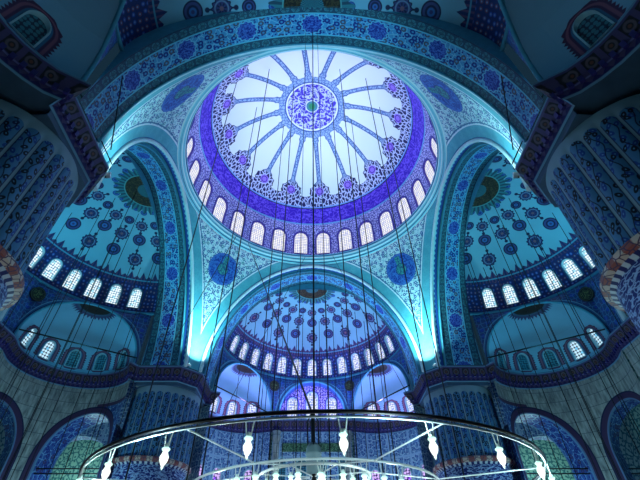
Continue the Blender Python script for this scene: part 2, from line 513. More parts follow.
def rounded():
    x, y = UV('UVMap'); r = hyp(x, y)
    col = mix(calli(vec(x, y), 1.8, 0.12) * lt(r, 0.70, 0.05), C8(8, 12, 14), C8(96, 120, 74))
    return mix(line(r, 0.88, 0.04, 0.04), col, C8(60, 74, 60))
M_ROUND = material('black_and_gold_roundel', rounded)

# ------------------------------------------------------------------ mesh builder
class MB:
    def __init__(s): s.v = []; s.f = []; s.u = []; s.e = []; s.m = []; s.sm = []
    def face(s, pts, uvs=None, es=None, mat=0, smooth=False):
        b = len(s.v); s.v += [tuple(p) for p in pts]
        s.f.append(tuple(range(b, b + len(pts))))
        s.u.append(uvs or [(0, 0)] * len(pts)); s.e.append(es or [(9, 0)] * len(pts)); s.m.append(mat); s.sm.append(smooth)
    def grid(s, fn, us, vs, mat=0, smooth=True):
        b = len(s.v); P = []
        for v in vs:
            for u in us:
                r = fn(u, v); P.append(r); s.v.append(tuple(r[0]))
        n = len(us)
        for j in range(len(vs) - 1):
            for i in range(n - 1):
                q = (j * n + i, j * n + i + 1, (j + 1) * n + i + 1, (j + 1) * n + i)
                s.f.append(tuple(b + k for k in q))
                s.u.append([P[k][1] for k in q]); s.e.append([P[k][2] if len(P[k]) > 2 else (9, 0) for k in q])
                s.m.append(mat); s.sm.append(smooth)
    def box(s, c, h, R=None, mat=0):
        R = R or Matrix.Identity(3); c = Vector(c)
        P = [c + R @ Vector((x * h[0], y * h[1], z * h[2])) for x in (-1, 1) for y in (-1, 1) for z in (-1, 1)]
        for q in ((0, 1, 3, 2), (4, 6, 7, 5), (0, 4, 5, 1), (2, 3, 7, 6), (0, 2, 6, 4), (1, 5, 7, 3)):
            s.face([P[i] for i in q], [(0, 0), (2 * h[0], 0), (2 * h[0], 2 * h[2]), (0, 2 * h[2])], None, mat)
    def tube(s, pts, r, n=6, closed=False, mat=0):
        pts = [Vector(p) for p in pts]; m = len(pts); rings = []
        rr = r if isinstance(r, (list, tuple)) else [r] * m
        up = None
        for i, p in enumerate(pts):
            if closed: d = pts[(i + 1) % m] - pts[i - 1]
            else: d = pts[min(i + 1, m - 1)] - pts[max(i - 1, 0)]
            d.normalize()
            if up is None: up = Vector((0, 0, 1)) if abs(d.z) < 0.9 else Vector((1, 0, 0))
            a = d.cross(up).normalized(); c = a.cross(d).normalized(); up = c
            b = len(s.v)
            for k in range(n):
                t = 2 * PI * k / n
                s.v.append(tuple(p + (a * math.cos(t) + c * math.sin(t)) * rr[i]))
            rings.append(b)
        for i in range(m if closed else m - 1):
            b0, b1 = rings[i], rings[(i + 1) % m]
            for k in range(n):
                k2 = (k + 1) % n
                s.f.append((b0 + k, b0 + k2, b1 + k2, b1 + k)); s.u.append([(0, 0)] * 4); s.e.append([(9, 0)] * 4); s.m.append(mat); s.sm.append(True)
        if not closed:
            for b in (rings[0], rings[-1]):
                s.f.append(tuple(b + k for k in range(n))); s.u.append([(0, 0)] * n); s.e.append([(9, 0)] * n); s.m.append(mat); s.sm.append(False)
    def lathe(s, prof, c=(0, 0, 0), n=16, mat=0, ulen=1.0, smooth=True):
        c = Vector(c)
        L = [0]
        for i in range(1, len(prof)): L.append(L[-1] + math.dist(prof[i], prof[i - 1]))
        us = [k / n for k in range(n + 1)]
        def fn(u, j):
            r, z = prof[j]; t = 2 * PI * u
            return (c + Vector((r * math.cos(t), r * math.sin(t), z)), (u * ulen, L[j]))
        s.grid(fn, us, range(len(prof)), mat, smooth)
    def build(s, name, mats, parent=None, **props):
        me = bpy.data.meshes.new(name)
        me.from_pydata(s.v, [], s.f)
        for nm, src in (('UVMap', s.u), ('Edge', s.e)):
            l = me.uv_layers.new(name=nm)
            l.data.foreach_set('uv', [x for f in src for t in f for x in t[:2]])
        if not isinstance(mats, (list, tuple)): mats = [mats]
        for m in mats: me.materials.append(m)
        me.polygons.foreach_set('material_index', s.m)
        me.polygons.foreach_set('use_smooth', s.sm)
        me.update()
        o = bpy.data.objects.new(name, me); COL.objects.link(o)
        if parent is not None: o.parent = parent
        for k, v in props.items(): o[k] = v
        return o

def struct(o, rot=0.0):
    o['kind'] = 'structure'; o.rotation_euler.z = rot; return o
def turn(o, name, rot):
    """copy of a structural thing with its parts, turned about the centre of the building"""
    c = o.copy(); COL.objects.link(c); c.name = name; c.rotation_euler.z = rot
    for ch in o.children:
        d = ch.copy(); COL.objects.link(d); d.parent = c
    return c
def tag(o, label, cat, group=None):
    o['label'] = label; o['category'] = cat
    if group: o['group'] = group
    return o
def empty(name, loc=(0, 0, 0), rz=0.0):
    o = bpy.data.objects.new(name, None); COL.objects.link(o); o.location = loc; o.rotation_euler.z = rz; o.empty_display_size = 0.2
    return o
SIDES = (('far', 0.0), ('left', PI / 2), ('near', PI), ('right', -PI / 2))
def lin(a, b, n): return [a + (b - a) * i / n for i in range(n + 1)]

# ---- wall panel with an arched opening ---------------------------------------------------
def arch_loop(a, zs, zp, rise, n=8, pw=0.95):
    """opening outline from the left sill over the top to the right sill: list of (s, z)"""
    L = [(-a, z) for z in lin(zs, zp, 2)[:-1]]
    for i in range(2 * n + 1):
        t = PI - PI * i / (2 * n)
        c = math.cos(t); L.append((a * math.copysign(abs(c) ** pw, c), zp + rise * math.sin(t)))
    L += [(a, z) for z in lin(zp, zs, 2)[1:]]
    return L
def panel(mb, P, x0, x1, z0, z1, xc, a, zs, zp, rise, depth, uvf, mat=0, rmat=1, k=3, n=8, ruv=None):
    loop = arch_loop(a, zs, zp, rise, n)
    outer = []
    for (s, z) in loop:
        if z <= zp + 1e-6: outer.append((x0 if s < 0 else x1, z)); continue
        ds, dz = s, (z - zp)
        ds *= 1.0; dz = dz * a / rise if rise else dz
        tx = ((x1 - xc) / ds) if ds > 1e-6 else (((x0 - xc) / ds) if ds < -1e-6 else 1e9)
        tz = (z1 - zp) / dz if dz > 1e-6 else 1e9
        t = min(tx, tz); outer.append((xc + ds * t, zp + dz * t))
    loop = [(xc + s, z) for s, z in loop]
    # insert the two upper corners
    for (cx) in (x0, x1):
        best = min(range(len(outer)), key=lambda i: (outer[i][0] - cx) ** 2 + (outer[i][1] - z1) ** 2)
        outer[best] = (cx, z1)
    L = [0]
    for i in range(1, len(loop)): L.append(L[-1] + math.dist(loop[i], loop[i - 1]))
    def fn(i, j):
        A, O = loop[i], outer[i]; f = j / k
        s = A[0] + (O[0] - A[0]) * f; z = A[1] + (O[1] - A[1]) * f
        return (P(s, z, 0), uvf(s, z), (math.dist(A, O) * f, L[i]))
    mb.grid(fn, range(len(loop)), range(k + 1), mat)
    if zs > z0 + 1e-4:
        mb.grid(lambda s, z: (P(s, z, 0), uvf(s, z), (zs - z + 0.02 if abs(s - xc) < a else 0.3 + zs - z, 0)), lin(x0, x1, 6), lin(z0, zs, 2), mat)
    cl = loop + ([loop[0]] if zs > z0 + 1e-4 else [])
    def rv(i, j):
        s, z = cl[i]
        return (P(s, z, depth * j / 2), (L[min(i, len(L) - 1)], depth * j / 2), (9, 0))
    mb.grid(rv, range(len(cl)), range(3), rmat, False)

WN = [0]
def window(P, xc, a, zs, zp, rise, depth, mpane, mframe, rot=0.0, fw=0.10, us=1.0):
    """structural window: plaster frame and a pane of tracery"""
    WN[0] += 1
    loop = arch_loop(a, zs, zp, rise, 6)
    m = len(loop); h = m // 2
    mb = MB()
    def ins(i, off):
        s, z = loop[i]
        cx, cz = 0.0, max(min(z, zp), zs + 0.001) if z > zp else z
        if z <= zp: return (math.copysign(abs(s) - off, s), z + (off if abs(z - zs) < 1e-6 else 0))
        d = math.hypot(s, z - zp); f = max(d - off, 0.01) / d
        return (s * f, zp + (z - zp) * f)
    idx = list(range(m)) + [0]
    prof = ((0.0, -0.02), (0.0, -0.06), (fw, -0.06), (fw, depth * 0.75))
    def fn(i, j):
        off, d = prof[j]; s, z = ins(idx[i], off) if off else loop[idx[i]]
        return (P(xc + s, z, d), (0, 0), (9, 0))
    mb.grid(fn, range(m + 1), range(4), 0, False)
    o = mb.build('window_%d' % WN[0], mframe); struct(o, rot)
    pb = MB()
    for i in range(h):
        q = [(i, 0), (i + 1, 0), (m - 2 - i, 0), (m - 1 - i, 0)]
        pts = [ins(t[0], fw * 0.9) for t in q]
        pb.face([P(xc + s, z, depth * 0.7) for s, z in pts], [(s * us, z - zs) for s, z in pts])
    pb.build('pane', mpane, o)
    return o

# ------------------------------------------------------------------ 1. central dome and drum
A0 = math.radians(6.0)     # rib rotation
mb = MB()
def dfn(i, a):
    az = 2 * PI * i / 128
    r = RD * math.sin(math.radians(a)); z = ZD + RD * math.cos(math.radians(a))
    th = PI / 2 - az            # clockwise from the far direction
    return ((r * math.cos(th), r * math.sin(th), z), ((az - A0) / (2 * PI) * 16 + 0.5 + 16, a), (9, 0))
mb.grid(dfn, range(129), [0.05] + lin(2, 71.5, 35))
dome = struct(mb.build('ceiling_dome', M_DOME))
mb = MB()
def drumP(s, z, d):            # s metres along the ring, z metres up from the drum foot
    th = PI / 2 - s / RD; a = math.radians(90 - z / RD * 180 / PI)
    r = (RD + d) * math.sin(a)
    return Vector((r * math.cos(th), r * math.sin(th), ZD + RD * math.cos(a)))
bw = 2 * PI * RD / 28
for k in range(28):
    xc = (k + 0.5) * bw
    panel(mb, drumP, xc - bw / 2, xc + bw / 2, -1.0, 18.5 / 180 * PI * RD, xc, 0.84, -0.42, 2.0, 0.9, 0.22, lambda s, z: (s, z))
drum = struct(mb.build('wall_drum', [M_DRUM, M_FRAMEV]))
for k in range(28):
    xc = (k + 0.5) * bw
    window(drumP, xc, 0.84, -0.42, 2.0, 0.9, 0.22, M_PANE_D, M_FRAMEV, 0, 0.06)
mb = MB()
prof = [(12.6, 30.95), (12.16, 30.95), (12.02, 31.05), (12.02, 31.2), (11.86, 31.26), (11.80, 31.38), (11.88, 31.5), (11.72, 31.56), (11.68, 31.68), (11.74, 31.78),
        (11.62, 31.82), (11.6, 31.92), (12.0, 32.0), (12.6, 32.0)]
mb.lathe(prof, n=96, ulen=75, smooth=False)
struct(mb.build('trim_drum_ledge', M_LEDGE))

# ------------------------------------------------------------------ 2. pendentives
NTT = 30
TS = [math.radians(90) * (i / NTT) for i in range(NTT + 1)]
def pendentive(name, rot, fa, fb, daz, big):
    """triangular vault between the arch with face fa and the next one anticlockwise, with its round medallion"""
    ep = []
    for t in lin(0, PI / 2, 60):
        w, z = arch_w(t), arch_z(t); ep += [(-w, fa(z), z), (-fb(z), w, z)]
    EP = np.array(ep); rows = []
    for t in TS:
        w, z = arch_w(t), arch_z(t); y, y2 = fa(z), fb(z)
        rows.append((math.hypot(w, y), math.hypot(w, y2), math.atan2(y, -w), math.atan2(w, -y2), z))
    rows.append((fa(ZC), fb(ZC), PI / 2, PI, 31.1))
    P = [0]
    for i in range(1, len(rows)):
        P.append(P[-1] + math.hypot((rows[i][0] + rows[i][1] - rows[i - 1][0] - rows[i - 1][1]) / 2, rows[i][4] - rows[i - 1][4]))
    mb = MB()
    def pfn(f, j):
        ra, rb, a0, a1, z = rows[j]; az = a0 + (a1 - a0) * f; r = ra + (rb - ra) * f
        p = (r * math.cos(az), r * math.sin(az), z)
        e = float(np.sqrt(((EP - np.array(p)) ** 2).sum(1)).min())
        return (p, ((az - 0.75 * PI) * r, P[j]), (e, z))
    mb.grid(pfn, lin(0, 1, 32), range(len(rows)))
    def pat(az, L):
        j = 0
        while j < len(P) - 2 and P[j + 1] < L: j += 1
        f = (L - P[j]) / max(P[j + 1] - P[j], 1e-6)
        q = [rows[j][k] + (rows[j + 1][k] - rows[j][k]) * f for k in range(5)]
        g = (az - q[2]) / (q[3] - q[2]); r = q[0] + (q[1] - q[0]) * g - 0.03
        return Vector((r * math.cos(az), r * math.sin(az), q[4])), r
    pm = MB(); az0 = 0.75 * PI + daz; MR = MEDR * big
    def mfn(i, rr):
        t = 2 * PI * i / 40; L = MEDL + MR * rr * math.sin(t)
        _, r = pat(az0, L); p, _ = pat(az0 - MR * rr * math.cos(t) / r, L)
        return (p, (rr * math.cos(t), rr * math.sin(t)), (9, 0))
    pm.grid(mfn, range(41), [0.01, 0.35, 0.7, 1.0])
    o = struct(mb.build(name, M_PEND), rot); pm.build('medallion', M_MEDAL, o)
MEDL, MEDR = 10.75, 1.72
pendentive('wall_pendentive_far_left', 0, face_y, face_y, 0, 1)
pendentive('wall_pendentive_far_right', -PI / 2, face_y, face_y, 0, 1)
pendentive('wall_pendentive_near_left', PI / 2, face_y, face_n, 0.06, 1.12)
pendentive('wall_pendentive_near_right', PI, face_n, face_y, -0.06, 1.12)

# ------------------------------------------------------------------ 3. great arches
def arch_len():
    L = [0]; N = 64; pr = None; T = lin(PI / 2, 0, N)
    for t in T:
        p = (arch_w(t), arch_z(t))
        if pr: L.append(L[-1] + math.dist(p, pr))
        pr = p
    return T, L
AT, AL = arch_len()
FULL = [(-AL[i], AT[i], -1) for i in range(len(AT) - 1, 0, -1)] + [(AL[i], AT[i], 1) for i in range(len(AT))]
def great_arch(name, rot, fy, R1):
    mb = MB()
    def arow(off, yk):
        def fn(i, j):
            l, t, sg = FULL[i]; w, z = arch_w(t), arch_z(t)
            # offset towards the opening along the outline normal
            nx, nz = math.cos(t) / HW, math.sin(t) / (ZC - ZS); n = math.hypot(nx, nz)
            o0, y0 = off(j), yk(j, z)
            return (Vector((sg * max(w - o0 * nx / n, 0), y0, z - o0 * nz / n)), (l, yuv(j, z)), (9, 0))
        return fn
    def yuv(j, z): return (0, R1)[j]
    mb.grid(arow(lambda j: 0.0, lambda j, z: fy(z) + (0, R1)[j]), range(len(FULL)), range(2), 1, True)
    def yuv(j, z): return (R1, R1 + STEP)[j]
    mb.grid(arow(lambda j: (0, STEP)[j], lambda j, z: fy(z) + R1), range(len(FULL)), range(2), 2, False)
    def yuv(j, z):
        a = fy(z) + R1
        return j / 6 * 3.65
    mb.grid(arow(lambda j: STEP, lambda j, z: (fy(z) + R1) + (AEND - fy(z) - R1) * j / 6), range(len(FULL)), range(7), 0, True)
    # closing wall from the soffit's outer edge to the half dome
    def cfn(i, j):
        l, t, sg = FULL[i]; w, z = arch_w(t), arch_z(t)
        nx, nz = math.cos(t) / HW, math.sin(t) / (ZC - ZS); n = math.hypot(nx, nz)
        a = Vector((sg * max(w - STEP * nx / n, 0), AEND, z - STEP * nz / n))
        zz = min(max(z, ZS), SZ1); r = semi_r(zz) if zz > SZ0 else SR
        b = Vector((sg * r, AEND + 0.06, zz))
        return (a.lerp(b, j), (l, j), (9, 0))
    mb.grid(cfn, range(len(FULL)), range(2), 2, True)
    arch = struct(mb.build(name, [M_SOFFIT, M_ORDER, M_TEALP]), rot)
    mo = MB()
    pts = []
    for (l, t, sg) in FULL:
        w, z = arch_w(t), arch_z(t); pts.append((sg * w, fy(z) - 0.02, z))
    mo.tube(pts, 0.16, 6)
    mo.build('moulding', M_MOULD, arch)
    mo = MB()
    pts = []
    for (l, t, sg) in FULL:
        w, z = arch_w(t), arch_z(t); nx, nz = math.cos(t) / HW, math.sin(t) / (ZC - ZS); n = math.hypot(nx, nz)
        pts.append((sg * max(w - STEP * nx / n, 0), fy(z) + R1, z - STEP * nz / n))
    mo.tube(pts, 0.07, 5)
    mo.build('inner_moulding', M_TEALP, arch)


for nm, r in SIDES: great_arch('wall_great_arch_' + nm, r, face_n if nm == 'near' else face_y, 0.12 if nm == 'near' else 0.62)

# ------------------------------------------------------------------ 4. half domes
SMER = [0]; SZL = []
NS = 60
for i in range(NS + 1):
    q = math.sin(PI / 2 * i / NS); SZL.append(SZ0 + (SZ1 - SZ0) * q)
for i in range(1, NS + 1): SMER.append(SMER[-1] + math.hypot(SZL[i] - SZL[i - 1], semi_r(SZL[i]) - semi_r(SZL[i - 1])))
VTOP = SMER[-1]
def mer(z):
    return float(np.interp(z, SZL, SMER))
ZB = SZ0 + 2.85
def semiP(s, z, d):
    th = PI / 2 - s * BAY; r = semi_r(z) + d
    return Vector((r * math.cos(th), SY + r * math.sin(th), z))
WA, WZ0, WZ1, WRI = 0.285, SZ0 + 0.55, SZ0 + 1.95, 0.5
def half_dome(name, ks, off, rot):
    mb = MB(); mw = MB(); e = len(ks) / 2
    for k in ks:
        panel(mw, semiP, k - 0.5, k + 0.5, SZ0, ZB, k, WA, WZ0, WZ1, WRI, 0.3, lambda s, z: (s * 1.9, z - SZ0))
    mw.e = [[(a_ * 1.9 if a_ < 9 else a_, b_) for a_, b_ in f] for f in mw.e]
    for s0, s1 in ((-90 / 11.6, -e), (e, 90 / 11.6)):
        mw.grid(lambda s, z: (semiP(s, z, 0), (s * 1.9, z - SZ0), (2, 0)), lin(s0, s1, 4), lin(SZ0, ZB, 4))
    def sfn(s, i):
        z = SZL[i] if i else ZB
        return (semiP(s, z, 0), (s + off, mer(z)), (semi_r(z), z))
    i0 = next(i for i in range(NS) if SZL[i] > ZB)
    mb.grid(sfn, lin(-90 / 11.6, 90 / 11.6, 64), [0] + list(range(i0, NS + 1)))
    half = struct(mb.build(name, M_SEMI), rot)
    mw.build('window_band', [M_SBAND, M_FRAME], half)
    return half
KF = list(range(-6, 7)); KS = [k + 0.5 for k in range(-7, 7)]
for nm, r in SIDES:
    ks = KS if nm in ('left', 'right') else KF
    half_dome('ceiling_half_dome_' + nm, ks, 30.0, r)
    for k in ks:
        window(semiP, k, WA, WZ0, WZ1, WRI, 0.3, M_PANE_F if nm == 'far' else M_PANE_S, M_FRAME, r, 0.03, 1.9)
print('VTOP', VTOP, 'WIN', WN[0])

# ------------------------------------------------------------------ 5. exedrae, middle bays, spandrels
ANG = math.radians(28)
def sp(ang, r=SR): return Vector((r * math.sin(ang), SY + r * math.cos(ang), 0))     # ang from the axis, + to the right
EA0, EA1 = ANG, math.radians(87)
P1, P2 = sp(EA0), sp(EA1)
EC = (P1 + P2) / 2; EN = Vector((math.sin((EA0 + EA1) / 2), math.cos((EA0 + EA1) / 2), 0)); ET = Vector((EN.y, -EN.x, 0))
HC = (P2 - P1).length / 2
ER = HC - 0.22
EZ0, EZ1 = 17.8, 22.1
def ex_r(z):
    q = min(max((z - EZ0) / (EZ1 - EZ0), 0), 1); return ER * math.sqrt(max(1 - q * q, 0)) if q > 0 else ER
EB = math.radians(30)
def exP(s, z, d):        # s in window bays about the outward direction
    a = s * EB; r = ex_r(z) + d
    p = EC + EN * (r * math.cos(a)) + ET * (r * math.sin(a)); return Vector((p.x, p.y, z))
EZB = 20.3
def build_exedra(name, mpanes):
    mb = MB(); mw = MB()
    for k in range(-2, 3):
        panel(mw, exP, k - 0.5, k + 0.5, 17.4, EZB, k, 0.22, 17.95, 19.0, 0.52, 0.3, lambda s, z: (s * 2.3, z - 17.5))
    # distances of the window zone are stored in bays: restore metres
    mw.e = [[(a * 2.3 if a < 9 else a, b) for a, b in f] for f in mw.e]
    for s0, s1 in ((-3, -2.5), (2.5, 3)):
        mw.grid(lambda s, z: (exP(s, z, 0), (s * 2.3, z - 17.5), (2, 0)), lin(s0, s1, 3), lin(17.4, EZB, 4))
    zs = [EZ0 + (EZ1 - EZ0) * math.sin(t) for t in lin(math.asin((EZB - EZ0) / (EZ1 - EZ0)), PI / 2, 14)]
    M = [mer_e(z) for z in zs]
    mb.grid(lambda s, z: (exP(s, z, 0), (s, mer_e(z)), (ex_r(z), z)), lin(-3, 3, 36), zs)
    o = struct(mb.build(name, M_EXED)); mw.build('window_band', [M_EXBAND, M_FRAME], o)
    return o
EZL = [EZ0 + (EZ1 - EZ0) * math.sin(t) for t in lin(0, PI / 2, 50)]
EML = [0]
for i in range(1, 51): EML.append(EML[-1] + math.hypot(EZL[i] - EZL[i - 1], ex_r(EZL[i]) - ex_r(EZL[i - 1])))
def mer_e(z): return float(np.interp(z, EZL, EML))
print('exedra meridian', EML[-1])

def spandrel(mb, a0, a1, hw, zsp, zcr, mat_s, mat_v, lip):
    """wall over an arch on the chord a0..a1 up to the half dome's base ring, with the arch's soffit lip"""
    Q0, Q1 = sp(a0), sp(a1); c = (Q0 + Q1) / 2; half_c = (Q1 - Q0).length / 2; tx = (Q1 - Q0) / (2 * half_c); nn = Vector((-tx.y, tx.x, 0))
    if nn.dot(c - Vector((0, SY, 0))) < 0: nn = -nn
    N = 40; loop = []
    loop.append((-hw, 17.4)); loop.append((-hw, (17.4 + zsp) / 2))
    for i in range(N + 1):
        t = PI - PI * i / N; x = math.cos(t)
        loop.append((hw * math.copysign(abs(x) ** 0.97, x), zsp + (zcr - zsp) * math.sin(t)))
    loop.append((hw, (17.4 + zsp) / 2)); loop.append((hw, 17.4))
    out = []
    for (s, z) in loop:
        f = max(-1, min(1, s / hw)); 
        if z < zsp: out.append((math.copysign(half_c, s), z)); continue
        g = (z - zsp) / (zcr - zsp)
        # walk up the side to the ring corner, then along the ring
        out.append(None)
    n_side = 10
    idx = [i for i, o_ in enumerate(out) if o_ is None]
    tot = len(idx) - 1
    P = []
    for k, (s, z) in enumerate(loop):
        A = c + tx * s + Vector((0, 0, z))
        if out[k] is not None:
            B = c + tx * out[k][0] + Vector((0, 0, out[k][1]))
        else:
            j = idx.index(k)
            if j <= n_side: B = Q0 + Vector((0, 0, zsp + (SZ0 - zsp) * j / n_side))
            elif j >= tot - n_side: B = Q1 + Vector((0, 0, zsp + (SZ0 - zsp) * (tot - j) / n_side))
            else:
                f = (j - n_side) / (tot - 2 * n_side); B = sp(a0 + (a1 - a0) * f) + Vector((0, 0, SZ0))
        P.append((A, B))
    def fn(i, j):
        A, B = P[i]; p = A.lerp(B, j / 5)
        s = (p - c).dot(tx)
        return (p, (s, p.z), ((B - A).length * j / 5, 0))
    mb.grid(fn, range(len(P)), range(6), mat_s)
    L = [0]
    for i in range(1, len(loop)): L.append(L[-1] + math.dist(loop[i], loop[i - 1]))
    mb.grid(lambda i, j: (P[i][0] + nn * (lip * j / 2), (L[i], lip * j / 2), (9, 0)), range(len(P)), range(3), mat_v)
    return c, tx, nn, loop

LABELN = {'far': 'far', 'left': 'left', 'near': 'near', 'right': 'right'}
for nm, rot in SIDES:
    # side exedrae, right-hand one then its mirror image
    for sgn, tagn in ((1, 'a'), (-1, 'b')):
        base = build_exedra('ceiling_exedra_%s_%s' % (nm, 'clockwise' if sgn > 0 else 'anticlockwise'), None)
        if sgn < 0:
            for o in (base,) + tuple(base.children):
                o.data.transform(Matrix.Scale(-1, 4, Vector((1, 0, 0))))
        base.rotation_euler.z = rot
        PX = exP if sgn > 0 else (lambda s, z, d: Vector((-exP(s, z, d).x, exP(s, z, d).y, z)))
        for k in range(-2, 3):
            if nm == 'far': mp = M_PANE_F
            else: mp = M_PANE_L if k < 0 else M_PANE_X
            window(PX, k, 0.22, 17.95, 19.0, 0.52, 0.3, mp, M_FRAME, rot, 0.03, 2.3)
        mb = MB()
        c, tx, nn, loop = spandrel(mb, EA0, EA1, ER, 17.9, 22.05, 0, 1, 0.12)
        mt = MB(); mt.tube([c + tx * s + Vector((0, 0, z)) - nn * 0.03 for s, z in loop], 0.11, 5)
        o = struct(mb.build('wall_spandrel_%s_%s' % (nm, 'clockwise' if sgn > 0 else 'anticlockwise'), [M_SPAN, M_TEALP]), rot)
        m2 = mt.build('moulding', M_TEALP, o)
        if sgn < 0:
            for q in (o, m2): q.data.transform(Matrix.Scale(-1, 4, Vector((1, 0, 0))))
    # middle bay
    mb = MB()
    hwm = 3.85 if nm == 'far' else 2.7
    c, tx, nn, loop = spandrel(mb, -ANG, ANG, hwm, 18.2, 22.1, 0, 1, 1.3)
    o = struct(mb.build('wall_middle_bay_' + nm, [M_SPAN, M_BLUEP if nm == 'far' else M_VOUSS, M_EXED]), rot)
    mt = MB(); mt.tube([c + tx * s + Vector((0, 0, z)) - nn * 0.03 for s, z in loop], 0.12 if nm == 'far' else 0.2, 6)
    mt.build('moulding', M_TEALP if nm == 'far' else M_MOULD, o)
    yb = c.y + 1.25
    Pm = lambda s, z, d: Vector((s, yb + d, z))
    bk = MB()
    spec = ((-2.35, 0.66, 20.0), (0, 0.76, 20.6), (2.35, 0.66, 20.0)) if nm == 'far' else ((-1.35, 0.45, 19.5), (0, 0.45, 19.9), (1.35, 0.45, 19.5))
    edges = (-hwm - 0.4, -1.15, 1.15, hwm + 0.4) if nm == 'far' else (-hwm - 0.4, -0.68, 0.68, hwm + 0.4)
    for (x, a, zp), e0, e1 in zip(spec, edges[:-1], edges[1:]):
        panel(bk, Pm, e0, e1, 17.4, 22.4, x, a, 17.8, zp, a, 0.3, lambda s, z: (s, z))
        window(Pm, x, a, 17.8, zp, a, 0.3, M_PANE_F if nm == 'far' else M_PANE_L, M_FRAME, rot, 0.1)
    bk.build('back_wall', [M_DRUM if nm == 'far' else M_TEALP, M_FRAME], o)
    # base ring of the half dome
    mt = MB()
    mt.tube([sp(a, SR - 0.06) + Vector((0, 0, SZ0)) for a in lin(-PI / 2, PI / 2, 60)], 0.13, 6)
    struct(mt.build('trim_half_dome_ring_' + nm, M_TEALP), rot)

# ------------------------------------------------------------------ 6. cornice round piers and exedrae, lower walls, pillars
PX0 = 10.42
ER2 = HC - 0.05
def quarter_path():
    """from the middle of the pier chamfer to the axis of a side, +x half"""
    L = [Vector((11.1, 11.1, 0)), Vector((PX0, 11.78, 0)), Vector((PX0, 13.5, 0)), Vector((PX0, SY + 0.5, 0)), Vector((P2.x + 0.1, SY + 0.75, 0))]
    for i in range(1, 20):
        a = PI / 2 - PI * i / 20
        L.append(EC + EN * (ER2 * math.cos(a)) + ET * (ER2 * math.sin(a)))
    L += [P1 + Vector((0, 0.1, 0)), Vector((P1.x / 2, P1.y + 0.1, 0)), Vector((0, P1.y + 0.1, 0))]
    return L
QP = quarter_path()
HALF = QP + [Vector((-p.x, p.y, 0)) for p in reversed(QP[:-1])]
def offset_path(path, d):
    out = []; n = len(path)
    for i, p in enumerate(path):
        a = (path[i] - path[i - 1]) if i else None; b = (path[i + 1] - path[i]) if i < n - 1 else None
        if a is None or b is None:
            # the ends lie on the diagonal of the plan
            out.append(p * (1 - d / p.length)); continue
        a.normalize(); b.normalize()
        na, nb = Vector((-a.y, a.x, 0)), Vector((-b.y, b.x, 0)); m = (na + nb)
        m = m / max(m.dot(na), 0.5) if m.length > 1e-4 else na
        out.append(p + m * d)
    return out
# path runs from +x side to -x side; interior is on its left
CPROF = [(0.0, 16.25), (0.08, 16.35), (0.12, 16.6), (0.24, 16.85), (0.36, 17.15), (0.42, 17.26), (0.46, 17.5), (0.42, 17.58), (-0.7, 17.6)]
PLN = [0]
for i in range(1, len(CPROF)): PLN.append(PLN[-1] + math.dist(CPROF[i], CPROF[i - 1]))
mb = MB()
offs = [offset_path(HALF, d) for d, z in CPROF]
SL = [0]
for i in range(1, len(HALF)): SL.append(SL[-1] + (HALF[i] - HALF[i - 1]).length)
mb.grid(lambda i, j: (offs[j][i] + Vector((0, 0, CPROF[j][1])), (SL[i], PLN[j]), (9, 0)), range(len(HALF)), range(len(CPROF)), 0, False)
# little stalactites along the underside
pin = offset_path(HALF, 0.2)
acc = 0.2
for i in range(len(pin) - 1):
    seg = (pin[i + 1] - pin[i]); l = seg.length; d = seg.normalized()
    R = Matrix((( d.x, -d.y, 0), (d.y, d.x, 0), (0, 0, 1)))
    while acc < l:
        c = pin[i] + d * acc + Vector((0, 0, 16.7))
        mb.box(c, (0.09, 0.07, 0.16), R, 1); acc += 0.4
    acc -= l
corn = struct(mb.build('trim_cornice_far', [M_CORN, M_DENT]))
for nm, r in SIDES[1:]: turn(corn, 'trim_cornice_' + nm, r)

# pier head above the shafts (plain stone) and shafts
mb = MB()
PH = [Vector((PX0 + 0.02, SY + 0.3, 0)), Vector((PX0 + 0.02, 11.8, 0)), Vector((11.8, PX0 + 0.02, 0)), Vector((SY + 0.3, PX0 + 0.02, 0))]
mb.grid(lambda i, z: (PH[i] + Vector((0, 0, z)), (i, z), (9, 0)), range(4), [15.95, 16.3], 0, False)
mb.face([p + Vector((0, 0, 15.95)) for p in PH] + [Vector((SY, SY, 15.95))])
sh = MB()
NF = 28
def flute(i, z):
    a = 2 * PI * i / (NF * 8); u = i / 8
    top = 15.3
    f = abs(math.sin(PI * (u % 1)))
    k = max(0, min(1, (15.75 - z) / 0.6))
    r = PR - 0.10 * (1 - f) * k
    return (Vector((PIL + r * math.cos(a), PIL + r * math.sin(a), z)), (u, 15.75 - z), (9, 0))
sh.grid(flute, range(NF * 8 + 1), [10.2, 12, 13.5, 15.1, 15.35, 15.55, 15.65, 15.75, 15.96], 0, True)
lo = MB()
def low(i, z):
    a = 2 * PI * i / (NF * 8); f = abs(math.sin(PI * ((i / 8) % 1))); r = PR - 0.10 * (1 - f)
    return (Vector((PIL + r * math.cos(a), PIL + r * math.sin(a), z)), (i / 8, 15 - z), (9, 0))
lo.grid(low, range(NF * 8 + 1), [0.0, 3, 6, 8.3], 0, True)
co = MB()
co.lathe([(PR - 0.2, 8.3), (PR - 0.05, 8.4), (PR - 0.05, 9.9), (PR + 0.14, 10.02), (PR + 0.3, 10.1), (PR + 0.3, 10.3), (PR + 0.22, 10.36), (PR + 0.08, 10.4), (PR - 0.2, 10.4)], (PIL, PIL, 0), 64, 0, 18.0, False)
pier = struct(mb.build('pillar_far_right', M_PIER))
sh.build('shaft', M_SHAFT, pier); lo.build('lower_shaft', M_STONE, pier); co.build('collar', M_COLLAR, pier)
for nm, r in (('far_left', PI / 2), ('near_left', PI), ('near_right', -PI / 2)): turn(pier, 'pillar_' + nm, r)

